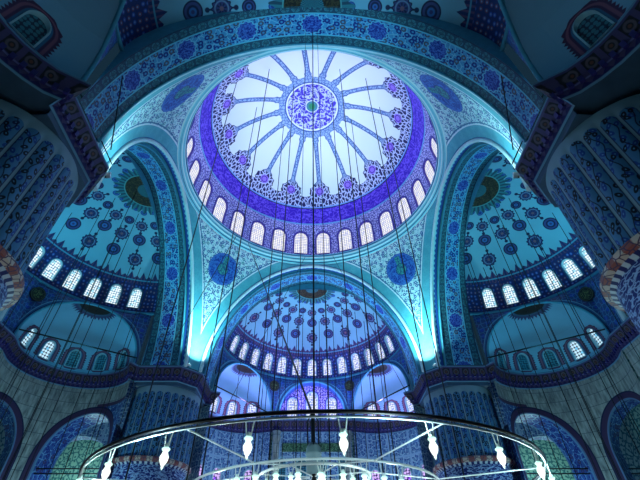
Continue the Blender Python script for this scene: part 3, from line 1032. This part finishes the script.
# lower walls under the exedrae
LR = ER2 + 0.02
def lowP(s, z, d):       # s metres along the niche wall
    a = s / LR; r = LR + d
    p = EC + EN * (r * math.cos(a)) + ET * (r * math.sin(a)); return Vector((p.x, p.y, z))
SM = LR * PI / 2
def low_exedra(nm, rot, sgn):
    mb = MB(); side = 'clockwise' if sgn > 0 else 'anticlockwise'
    Pf = lowP if sgn > 0 else (lambda s, z, d: Vector((-lowP(s, z, d).x, lowP(s, z, d).y, z)))
    if nm == 'far':
        xs = (-SM, -3.0, -0.9, 1.2, 3.3, SM)
        for e0, e1 in zip(xs[:-1], xs[1:]):
            xm = (e0 + e1) / 2
            panel(mb, Pf, e0, e1, 0.0, 16.3, xm, 0.55, 10.6, 12.2, 0.6, 0.4, lambda s, z: (s, z))
            window(Pf, xm, 0.55, 10.6, 12.2, 0.6, 0.4, M_PANE_P, M_FRAME, rot, 0.1)
        o = mb.build('wall_lower_%s_%s' % (nm, side), [M_QIB, M_FRAME])
    else:
        panel(mb, Pf, -SM, -0.4, 0.0, 16.3, -4.0, 2.5, 0.0, 10.4, 3.3, 1.7, lambda s, z: (s, z), 0, 1, 8, 16)
        ad = lowP(3.55, 0, 1.0) - lowP(3.55, 0, 0.0)
        def Pd(s, z, d, sgn=sgn):
            p = lowP(s, z, 0) + ad * d
            return Vector((sgn * p.x, p.y, z))
        panel(mb, Pd, -0.4, SM, 0.0, 16.3, 3.55, 3.1, 0.0, 10.1, 4.0, 2.2, lambda s, z: (s, z), 0, 1, 8, 16)
        # store height for the material
        e2 = []
        for f, fe in zip(mb.f, mb.e): e2.append([(e[0], mb.v[i][2]) for i, e in zip(f, fe)])
        mb.e = e2
        # back of the wall
        o = mb.build('wall_lower_%s_%s' % (nm, side), [M_STONE if nm == 'near' else M_LOWER, M_LSOFF])
    struct(o, rot)
def near_aisle_ceiling(side, sgn):
    path = QP[1:-1]; n = len(path); mb = MB(); out = []
    for i in range(n):
        f = i / (n - 1)
        out.append(Vector((29.2, 11.8 + 17.4 * f * 2, 0)) if f < 0.5 else Vector((29.2 - (29.2 - path[-1].x) * (f - 0.5) * 2, 29.2, 0)))
    for i in range(n - 1):
        q = [path[i], path[i + 1], out[i + 1], out[i]]
        mb.face([Vector((p.x * sgn, p.y, 16.3)) for p in q])
    struct(mb.build('ceiling_aisle_near_' + side, M_PIER), PI)
near_aisle_ceiling('left', 1); near_aisle_ceiling('right', -1)
for nm, rot in SIDES:
    if nm == 'near': continue
    for sgn in (1, -1): low_exedra(nm, rot, sgn)
    if nm in ('left', 'right'):
        mb = MB(); y0 = P1.y + 0.12
        panel(mb, lambda s, z, d: Vector((s, y0 + d, z)), -P1.x, P1.x, 0, 16.3, 0, 3.7, 0.0, 10.0, 4.0, 1.45, lambda s, z: (s, z), 0, 1, 6, 16)
        mb.e = [[(e[0], mb.v[i][2]) for i, e in zip(f, fe)] for f, fe in zip(mb.f, mb.e)]
        struct(mb.build('wall_lower_middle_' + nm, [M_LOWER, M_LSOFF]), rot)
    elif nm == 'far':
        mb = MB(); y0 = P1.y + 0.12
        Pq = lambda s, z, d: Vector((s, y0 + d, z))
        for x in (-3.3, -1.1, 1.1, 3.3):
            panel(mb, Pq, x - 1.1, x + 1.1, 0, 16.3, x, 0.6, 11.0, 13.1, 0.7, 0.3, lambda s, z: (s, z))
        o = struct(mb.build('wall_far', [M_QIB, M_FRAME]))
        for x in (-3.3, -1.1, 1.1, 3.3):
            window(Pq, x, 0.6, 11.0, 13.1, 0.7, 0.3, M_PANE_X, M_FRAME, 0, 0.1)
        gp = MB()
        gp.box((0, y0 - 0.06, 14.7), (3.3, 0.06, 0.42)); 
        g = gp.build('inscription_panel', M_GREENP, o)
        for sx in (-1, 1):
            cp = MB(); cp.lathe([(0.34, 0), (0.34, 15.2), (0.44, 15.4), (0.5, 15.8), (0.42, 15.9), (0.5, 16.3)], (sx * 3.95, y0 - 0.2, 0), 16)
            cp.build('half_column', M_STONE, o)

# outer shell of the building
def boxstruct(name, c, h, m):
    mb = MB(); c = Vector(c); mb.box(c, h)
    mb.u = []
    for f in mb.f:
        P = [Vector(mb.v[i]) for i in f]; n = (P[1] - P[0]).cross(P[2] - P[0])
        ax = max(range(3), key=lambda k: abs(n[k]))
        mb.u.append([((p.y, p.z) if ax == 0 else (p.x, p.z) if ax == 1 else (p.x, p.y)) for p in P])
    return struct(mb.build(name, m))
boxstruct('floor', (0, 0, -0.15), (30, 30, 0.15), M_FLOOR)
boxstruct('wall_aisle_far', (0, 27.5, 10), (30, 0.4, 10), M_OUTER)
boxstruct('wall_aisle_left', (-29.6, 0, 10), (0.4, 27, 10), M_OUTER)
boxstruct('wall_aisle_right', (29.6, 0, 10), (0.4, 27, 10), M_OUTER)
boxstruct('wall_aisle_near', (0, -29.6, 10), (30, 0.4, 10), M_OUTER)
for nm, x, y in (('far_left', -1, 1), ('far_right', 1, 1)):
    boxstruct('ceiling_aisle_' + nm, (x * 23.2, y * 21.8, 19.6), (6.0, 5.3, 0.2), M_BLUEP)
for nm, sx in (('left', -1), ('right', 1)):
    for y, z0, mp in ((24.2, 0, None),):
        pass
    Pw = lambda s, z, d, sx=sx: Vector((sx * (29.18 - 0.01 + d * 0.1), s, z))
    Pfw = lambda s, z, d, sx=sx: Vector((sx * s, 27.08 + d * 0.1, z))
    for s in (15.5, 20.5):
        window(Pw, s, 0.55, 9.5, 10.6, 0.6, 0.3, M_PANE_S, M_FRAME, 0, 0.1)
    ag = MB()
    panel(ag, lambda s, z, d, sx=sx: Vector((sx * s, 17.6 + d, z)), 15.0, 29.2, 0.0, 19.4, 22.4, 4.3, 0.0, 9.6, 4.4, 1.2, lambda s, z: (s, z), 0, 1, 4, 12)
    ag.e = [[(e[0], 12.0) for e in fe] for fe in ag.e]
    struct(ag.build('wall_aisle_arch_' + nm, [M_QIB, M_LSOFF]))
    for s in (17.5, 20.5, 23.5, 26.5):
        window(Pfw, s, 0.7, 16.9, 17.7, 0.5, 0.3, M_PANE_L, M_FRAME, 0, 0.1)

# ------------------------------------------------------------------ 7. things
ORD = ['first', 'second', 'third', 'fourth', 'fifth', 'sixth', 'seventh', 'eighth', 'ninth', 'tenth', 'eleventh', 'twelfth', 'thirteenth', 'fourteenth', 'fifteenth',
       'sixteenth', 'seventeenth', 'eighteenth', 'nineteenth', 'twentieth']
CAM = Vector((0, -23.5, 1.6)); PITCH = math.radians(43.0); F = 398.0
def at(px, py, **k):
    """point on the ray of a picture pixel where x, y or z has a given value"""
    u, v = px - 312.0, 240.0 - py
    d = Vector((u, F * math.cos(PITCH) - v * math.sin(PITCH), F * math.sin(PITCH) + v * math.cos(PITCH)))
    (ax, val), = k.items(); i = 'xyz'.index(ax)
    return CAM + d * ((val - CAM[i]) / d[i])

# chandelier
CC = Vector((0.05, -13.4, 3.48)); CR, CI, CH = 4.68, 2.68, 1.25
ch = empty('chandelier', CC)
ch.rotation_euler.y = -0.02
tag(ch, 'huge low hanging ring chandelier of concentric iron hoops round a central post', 'chandelier')
def ring(r, z, n=96): return [(r * math.cos(2 * PI * i / n), r * math.sin(2 * PI * i / n), z) for i in range(n)]
m = MB(); m.tube(ring(CR, 0.06), 0.028, 6, True); m.build('upper_hoop', M_IRON, ch)
m = MB(); m.tube(ring(CR - 0.02, 0.0), 0.016, 6, True); m.build('lower_hoop', M_STEEL, ch)['label'] = 'pale lower hoop lit by the lamps'
m = MB(); m.tube(ring(CI, 0.0), 0.022, 6, True); m.build('inner_hoop', M_STEEL, ch)
m = MB(); m.tube(ring(CH, 0.28, 48), 0.03, 6, True); m.build('hub_hoop', M_STEEL, ch)
m = MB(); m.tube([(0, 0, -0.3), (0, 0, 1.75)], 0.05, 10); m.build('post', M_IRON, ch)
m = MB()
for dx, dy in ((0.13, 0), (-0.13, 0), (0, 0.13), (0, -0.13)): m.tube([(dx, dy, 0.7), (dx, dy, 1.5), (0, 0, 1.75)], 0.018, 5)
m.build('post_bracket', M_IRON, ch)
m = MB(); m.lathe([(0, 0.36), (0.14, 0.36), (0.17, 0.40), (0.17, 0.74), (0.185, 0.76), (0.185, 0.80), (0.17, 0.82), (0.17, 0.90), (0.13, 0.96), (0.1, 1.0), (0, 1.0)], n=20); m.build('canister', M_CAN, ch)['label'] = 'grey green canister on the post'
for k in range(8):
    a = 2 * PI * (k + 0.5) / 8; m = MB(); c, s = math.cos(a), math.sin(a)
    m.tube([(c * 0.1, s * 0.1, 0.3), (c * CH, s * CH, 0.28), (c * CI, s * CI, 0.0), (c * (CR - 0.02), s * (CR - 0.02), 0.0)], 0.014, 5); m.build('spoke', M_STEEL, ch)

GLASS = [(0.0, 0.0), (0.050, -0.004), (0.058, -0.02), (0.034, -0.05), (0.044, -0.08), (0.060, -0.115), (0.052, -0.16), (0.034, -0.20), (0.016, -0.225), (0.018, -0.24), (0.008, -0.26), (0.0, -0.275)]
def lamp_proto():
    root = empty('hanging_lamp')
    m = MB(); m.lathe([(r, z - 0.20) for r, z in GLASS], n=14); m.build('lamp_glass', M_LAMP, root)
    m = MB(); m.lathe([(0, -0.14), (0.018, -0.14), (0.030, -0.165), (0.030, -0.205), (0.0, -0.21)], n=10); m.build('socket', M_STEEL, root)
    for sx in (-1, 1):
        m = MB(); m.tube([(sx * 0.06, 0, 0.0), (sx * 0.030, 0, -0.19)], 0.009, 5); m.build('wire', M_WIRE, root)
    return root
def copy_thing(o):
    c = o.copy(); COL.objects.link(c)
    for ch_ in o.children:
        d = ch_.copy(); COL.objects.link(d); d.parent = c
    return c
proto = lamp_proto(); used = [False]
def put(p, rz, label, group, s=1.0):
    o = proto if not used[0] else copy_thing(proto); used[0] = True
    o.location = p; o.rotation_euler.z = rz; o.scale = (s, s, s)
    tag(o, label, 'lamp', group); return o
offs = [-5, -4, -3, -2, -1, 0, 1, 2, 3, 4, 5]
lst = []
for k in range(-6, 6):
    th = math.radians(4.3 + 15 * k); p = CC + Vector((CR * math.sin(th), -CR * math.cos(th), -0.015 + 0.02 * CR * math.sin(th)))
    lst.append((th, p))
names = ['leftmost', 'second from the left', 'third from the left', 'fourth from the left', 'just left of the post', 'just right of the post',
         'fourth from the right', 'third from the right', 'second from the right', 'rightmost']
vis = lst[1:11]
for (th, p), n in zip(vis, names):
    put(p, th, 'lit glass lamp hanging on two wires under the outer hoop, ' + n, 'lamps under the outer hoop')
inner = []
for k in range(-4, 5):
    th = math.radians(2.0 + 8.0 * k); inner.append((th, CC + Vector((CI * math.sin(th), -CI * math.cos(th), -0.01))))
hub = []
for k in range(-2, 3):
    th = math.radians(30 * k + 8); hub.append((th, CC + Vector((CH * math.sin(th), -CH * math.cos(th), 0.28))))
def cnt(i, n): return ORD[i] + ' from the left'
for i, (th, p) in enumerate(inner):
    put(p, th, 'lit glass lamp under the small inner hoop, ' + cnt(i, len(inner)), 'lamps under the inner hoop')
for i, (th, p) in enumerate(hub):
    put(p, th, 'lit glass lamp clustered round the foot of the chandelier post, ' + cnt(i, 5), 'lamps round the chandelier post')

# suspension cables
def cable(p, q, r, label, group='suspension cables'):
    p, q = Vector(p), Vector(q)
    m = MB(); m.tube([(0, 0, 0), p - q], r, 6); o = m.build('hanging_cable', M_IRON); o.location = q
    return tag(o, label, 'cable', group)
def zceil(x, y):
    return 30.0
cable((0.05, -13.4, 30.3), CC + Vector((0, 0, 1.72)), 0.028, 'thickest black cable running straight up from the chandelier post')
for i, (dx) in enumerate((-0.42, 0.36)):
    cable((dx, -13.4, 30.25), CC + Vector((dx, 0, 0.05)), 0.012, ('thin cable close along the left of the thick centre cable', 'thin cable close along the right of the thick centre cable')[i])

# floodlights
def flood(p, d, label, s=1.0):
    root = empty('floodlight', p); d = Vector(d).normalized()
    zq = d.to_track_quat('Z', 'Y').to_matrix()
    m = MB(); m.box((0, 0, 0.22), (0.20 * s, 0.15 * s, 0.08 * s), zq); m.build('housing', M_STEEL, root)
    m = MB(); m.box(Vector((0, 0, 0.22)) + d * 0.085 * s, (0.17 * s, 0.12 * s, 0.012), zq); m.build('lens', M_LENS, root)
    m = MB(); m.tube([(0, 0, 0), (0, 0, 0.2)], 0.03, 6); m.build('yoke', M_IRON, root)
    return tag(root, label, 'floodlight', 'floodlights along the cornice')
FL = []
for sx, sn in ((-1, 'left'), (1, 'right')):
    FL.append(flood((sx * 11.15, 10.45, 17.62), (-sx * 0.2, -0.1, 1), 'small floodlight at the glowing foot of the far %s pendentive' % sn))
    FL.append(flood((sx * 10.45, -11.6, 17.62), (sx * 0.1, 0.4, 1), 'white floodlight on the cornice corner under the near %s end of the big arch' % sn))
    FL.append(flood((sx * 10.45, -10.95, 17.62), (sx * 0.1, 0.6, 1), 'bluish floodlight next to the half dome at the near %s cornice corner' % sn))
    FL.append(flood((sx * 10.2, 15.2, 17.62), (-sx * 0.5, 0.6, 0.6), 'floodlight at the outer end of the far %s pillar cornice' % sn))

# tie rods
def rod(p, q, r, label, name='tie_rod'):
    p, q = Vector(p), Vector(q); m = MB(); m.tube([(0, 0, 0), q - p], r, 6); o = m.build(name, M_IRON); o.location = p
    return tag(o, label, 'tie rod', 'iron tie rods')
def rotz(v, a): return Matrix.Rotation(a, 3, 'Z') @ Vector(v)
for nm, rot, sg, lab in (('left', PI / 2, 1, 'black tie rod across the exedra left of the far left pillar'), ('right', -PI / 2, -1, 'black tie rod across the exedra right of the far right pillar'),
                         ('far', 0, -1, 'black tie rod across the violet exedra at the left of the far wall'), ('far', 0, 1, 'black tie rod across the violet exedra at the right of the far wall')):
    a = Vector((sg * P1.x, P1.y - 0.1, 18.15)); b = Vector((sg * (P2.x - 0.1), P2.y, 18.15))
    rod(rotz(a, rot), rotz(b, rot), 0.06, lab)

for sx, sd in ((-1, 'left'), (1, 'right')):
    for z, w in ((9.85, 'upper'), (9.5, 'lower')):
        rod((sx * 15.7, 11.9, z), (sx * 29.2, 11.9, z), 0.05, '%s of the two black tie rods across the lower arch beside the far %s pillar' % (w, sd))
# black roundels on the spandrels
def roundel(nm, rot, sg, lab):
    a = math.radians(28.5) * sg
    q = sp(a, SR - 0.45); 
    root = MB(); n = -Vector((math.sin(a), math.cos(a), 0.12)).normalized(); t = Vector((0, 0, 1)).cross(n).normalized(); u = n.cross(t)
    R = 0.62
    def fn(i, r):
        th = 2 * PI * i / 32
        d = 0.0 if r <= 1 else -0.12
        rr = min(r, 1.0)
        return (t * (R * rr * math.cos(th)) + u * (R * rr * math.sin(th)) + n * d, (rr * math.cos(th), rr * math.sin(th)), (9, 0))
    root.grid(fn, range(33), [0.01, 0.5, 1.0, 1.01], 0, False)
    o = root.build('roundel', M_ROUND); o.location = rotz(q + Vector((0, 0, 21.4)), rot); o.rotation_euler.z = rot
    tag(o, lab, 'roundel', 'calligraphy roundels')
roundel('left', PI / 2, 1, 'black round calligraphy roundel on the spandrel of the left side half dome')
roundel('right', -PI / 2, -1, 'black round calligraphy roundel on the spandrel of the right side half dome')
roundel('far', 0, -1, 'small black roundel left of the middle bay under the far half dome')
roundel('far', 0, 1, 'small black roundel right of the middle bay under the far half dome')

def vault(x, y):
    """height of the vault over a plan point"""
    if max(abs(x), abs(y)) < 12.0:
        r = math.hypot(x, y); return ZD + math.sqrt(max(RD * RD - r * r, 0)) - 0.3 if r < 11.5 else 30.0
    if abs(x) > abs(y): x, y = y, x
    y = abs(y); r = math.hypot(x, max(y - SY, 0))
    if y < SY: return 30.4 * 1.0 if abs(x) < 3 else ZS + (ZC - ZS) * math.sqrt(max(1 - (x / HW) ** 2, 0)) - 0.4
    return SZ0 + (SZ1 - SZ0) * math.sqrt(max(1 - (r / SR) ** 2, 0)) - 0.05
random.seed(11)
def hang_row(pts, where, r=0.024):
    pts = sorted(pts, key=lambda p: p[0] / ((p[1] + 23.5) * 0.731 + 13))
    for i, (x, y) in enumerate(pts):
        cable((x, y, vault(x, y)), (x, y, 3.2), r, 'thin black cable hanging in front of the %s, %s from the left' % (where, ORD[i]), 'cables in front of the ' + where)
for sx, sd in ((-1, 'left half dome'), (1, 'right half dome')):
    hang_row([(sx * x, y) for x, y in ((15.5, 6.5), (16.5, 2.5), (17.0, 5.5), (18.0, 0.5), (18.3, 3.5), (19.2, 5.4), (19.8, 2.0), (21.0, 3.8), (17.2, 7.6), (21.6, 1.0), (14.6, 8.2), (20.2, 6.3), (14.2, 4.6), (16.0, 0.0))], sd)
hang_row([(x, y) for x, y in ((-6.6, 17.2), (-5.4, 19.5), (-4.6, 16.4), (-3.6, 20.6), (-2.8, 17.6), (-1.9, 21.0), (-1.1, 18.2), (0.9, 20.4), (1.7, 17.2), (2.6, 19.8), (3.5, 16.8), (4.3, 20.2), (5.2, 17.8), (6.3, 18.6), (7.2, 16.6), (-7.6, 16.4))], 'far half dome', 0.03)
hang_row([(x, y) for x, y in ((-7.6, -5.0), (-6.2, -1.0), (-4.4, -5.5), (-3.4, 2.0), (-2.0, -3.0), (2.2, -2.0), (2.9, -5.2), (4.6, 1.0), (5.6, -4.6), (7.4, -1.5))], 'white main dome', 0.036)
def stay(a, b, r, label):
    cable(a, b, r, label, 'slanting stay cables')
led = lambda deg, z=31.5, r=11.5: Vector((r * math.sin(math.radians(deg)), r * math.cos(math.radians(deg)), z))
stay(led(-38), CC + Vector((-0.05, 0, 1.7)), 0.03, 'slanting black stay cable from the drum, left of centre, down to the chandelier post')
stay(led(-46), at(152, 378, y=6.0), 0.03, 'slanting black stay cable crossing the left edge of the far left pendentive')
stay(led(-4), at(200, 458, y=6.0), 0.02, 'slanting stay cable crossing the left part of the far half dome')
stay(led(12), at(420, 418, y=6.0), 0.02, 'slanting stay cable crossing the right part of the far half dome')
for sx, sd in ((-1, 'left'), (1, 'right')):
    rod((sx * 10.1, -11.4, 18.1), (sx * 10.1, -15.4, 18.1), 0.03, 'black iron bar above the cornice at the near %s end of the big arch' % sd)
    rod((sx * 9.9, -12.2, 18.2), (sx * 9.2, -14.8, 20.6), 0.028, 'black iron brace slanting across the tiled soffit at the near %s arch end' % sd)

# ------------------------------------------------------------------ 8. lights
def point(p, col, w, r=0.15, rot=0.0):
    l = bpy.data.lights.new('lamp_or_fill_light', 'POINT'); l.color = col; l.energy = w; l.shadow_soft_size = r
    o = bpy.data.objects.new('lamp_or_fill_light', l); COL.objects.link(o); o.location = rotz(p, rot); return o
def spot(p, tgt, col, w, ang, r=0.2, blend=0.5, rot=0.0):
    l = bpy.data.lights.new('spot_light', 'SPOT'); l.color = col; l.energy = w; l.spot_size = math.radians(ang); l.spot_blend = blend; l.shadow_soft_size = r
    o = bpy.data.objects.new('spot_light', l); COL.objects.link(o); o.location = rotz(p, rot)
    d = rotz(tgt, rot) - rotz(p, rot); o.rotation_euler = d.to_track_quat('-Z', 'Y').to_euler(); return o
LAV = (0.66, 0.71, 1.0); CYAN = (0.24, 0.88, 0.96); VIO = (0.5, 0.42, 1.0); TEALL = (0.09, 0.72, 0.95); BLU = (0.22, 0.55, 1.0); BLUV = (0.3, 0.5, 1.0)
for k in range(4):
    r = PI / 2 * k
    g = 0.9 if k in (0, 1) else 0.22
    spot((9.6, 9.6, 18.3), (-4.5, -4.5, 42), LAV, 9000, 60, 0.3, 0.6, r)
    spot((9.3, 9.3, 18.2), (11.0, 11.0, 21.0), (0.6, 0.96, 1.0), 3000 * g, 90, 0.12, 0.8, r)
    spot((9.7, 9.7, 18.2), (10.0, 10.0, 30), CYAN, 4200 * g, 90, 0.2, 0.8, r)
# spots added on the two pillar heads to brighten the near arch soffit
for sx in (-1, 1):
    spot((sx * 9.6, -12.7, 17.9), (-sx * 1.5, -13.3, 30), (0.2, 0.66, 1.0), 3000, 48, 0.2, 0.9)
# soffit of the far arch
for sx in (-1, 1):
    spot((sx * 9.5, 12.6, 17.9), (-sx * 2.5, 13.4, 30), (0.4, 0.9, 1.0), 2600, 80, 0.2, 0.9)
# far apse
for sx in (-1, 1):
    spot((sx * 7.2, 18.8, 17.8), (sx * 8.6, 20.2, 24), VIO, 1500, 165, 0.12, 0.3)
    spot((sx * 2.0, 23.35, 17.9), (sx * 1.9, 22.8, 24), VIO, 700, 150, 0.12, 0.5)
    spot((sx * 9.3, 14.8, 17.9), (-sx * 3.0, 22.5, 26), BLUV, 2300, 90, 0.2, 0.8)
# side half domes
for rot in (PI / 2, -PI / 2):
    for sx in (-1, 1):
        spot((sx * 7.2, 18.6, 17.8), (sx * 8.6, 20.2, 24), TEALL, 190, 165, 0.12, 0.3, rot)
        spot((sx * 2.2, 23.2, 17.9), (sx * 1.0, 17.5, 28), TEALL, 1500, 110, 0.2, 0.8, rot)
# points added to brighten the far lower wall and side arcade, no lamps built
for sx in (-1, 1):
    point((sx * 4.5, 19.0, 6.5), (0.5, 0.72, 1.0), 1500, 0.25)
    point((sx * 16.5, 5.0, 5.0), (0.4, 0.85, 1.0), 1500, 0.25)
# near half dome
point((0, -17, 18.5), TEALL, 40, 0.3)
# lamps of the chandelier
for k in range(8):
    a = 2 * PI * (k + 0.3) / 8
    point((CC.x + 4.62 * math.sin(a), CC.y - 4.62 * math.cos(a), 3.05), (0.62, 0.95, 1.0), 95, 0.10)
for k in range(3):
    a = 2 * PI * (k + 0.4) / 3
    point((CC.x + 2.0 * math.sin(a), CC.y - 2.0 * math.cos(a), 3.25), (0.75, 0.98, 1.0), 60, 0.10)
# unseen greenish and blue points put in to light the aisles
for sx in (-1, 1):
    point((sx * 24, 22.5, 9), (0.62, 1.0, 0.86), 1300, 0.3)
    point((sx * 21, 13.5, 7), (0.35, 0.6, 1.0), 500, 0.3)
    point((sx * 26, 2.0, 6), BLU, 400, 0.3)

w = bpy.data.worlds.new('World'); sc.world = w; w.use_nodes = True
w.node_tree.nodes['Background'].inputs[0].default_value = (0.05, 0.16, 0.28, 1); w.node_tree.nodes['Background'].inputs[1].default_value = 0.15

# ------------------------------------------------------------------ camera
cd = bpy.data.cameras.new('camera'); cam = bpy.data.objects.new('camera', cd); COL.objects.link(cam)
cd.sensor_fit = 'HORIZONTAL'; cd.sensor_width = 36; cd.lens = 36 * F / 640; cd.shift_x = 8 / 640
cam.location = CAM; cam.rotation_euler = (PI / 2 + PITCH, 0, 0); cd.clip_start = 0.05; cd.clip_end = 300
sc.camera = cam
sc.view_settings.view_transform = 'Standard'; sc.view_settings.look = 'None'; sc.view_settings.gamma = 1.0; sc.view_settings.exposure = 0.0
sc.cycles.max_bounces = 4; sc.cycles.diffuse_bounces = 3; sc.cycles.glossy_bounces = 2; sc.cycles.use_denoising = True
sc.cycles.sample_clamp_indirect = 8.0
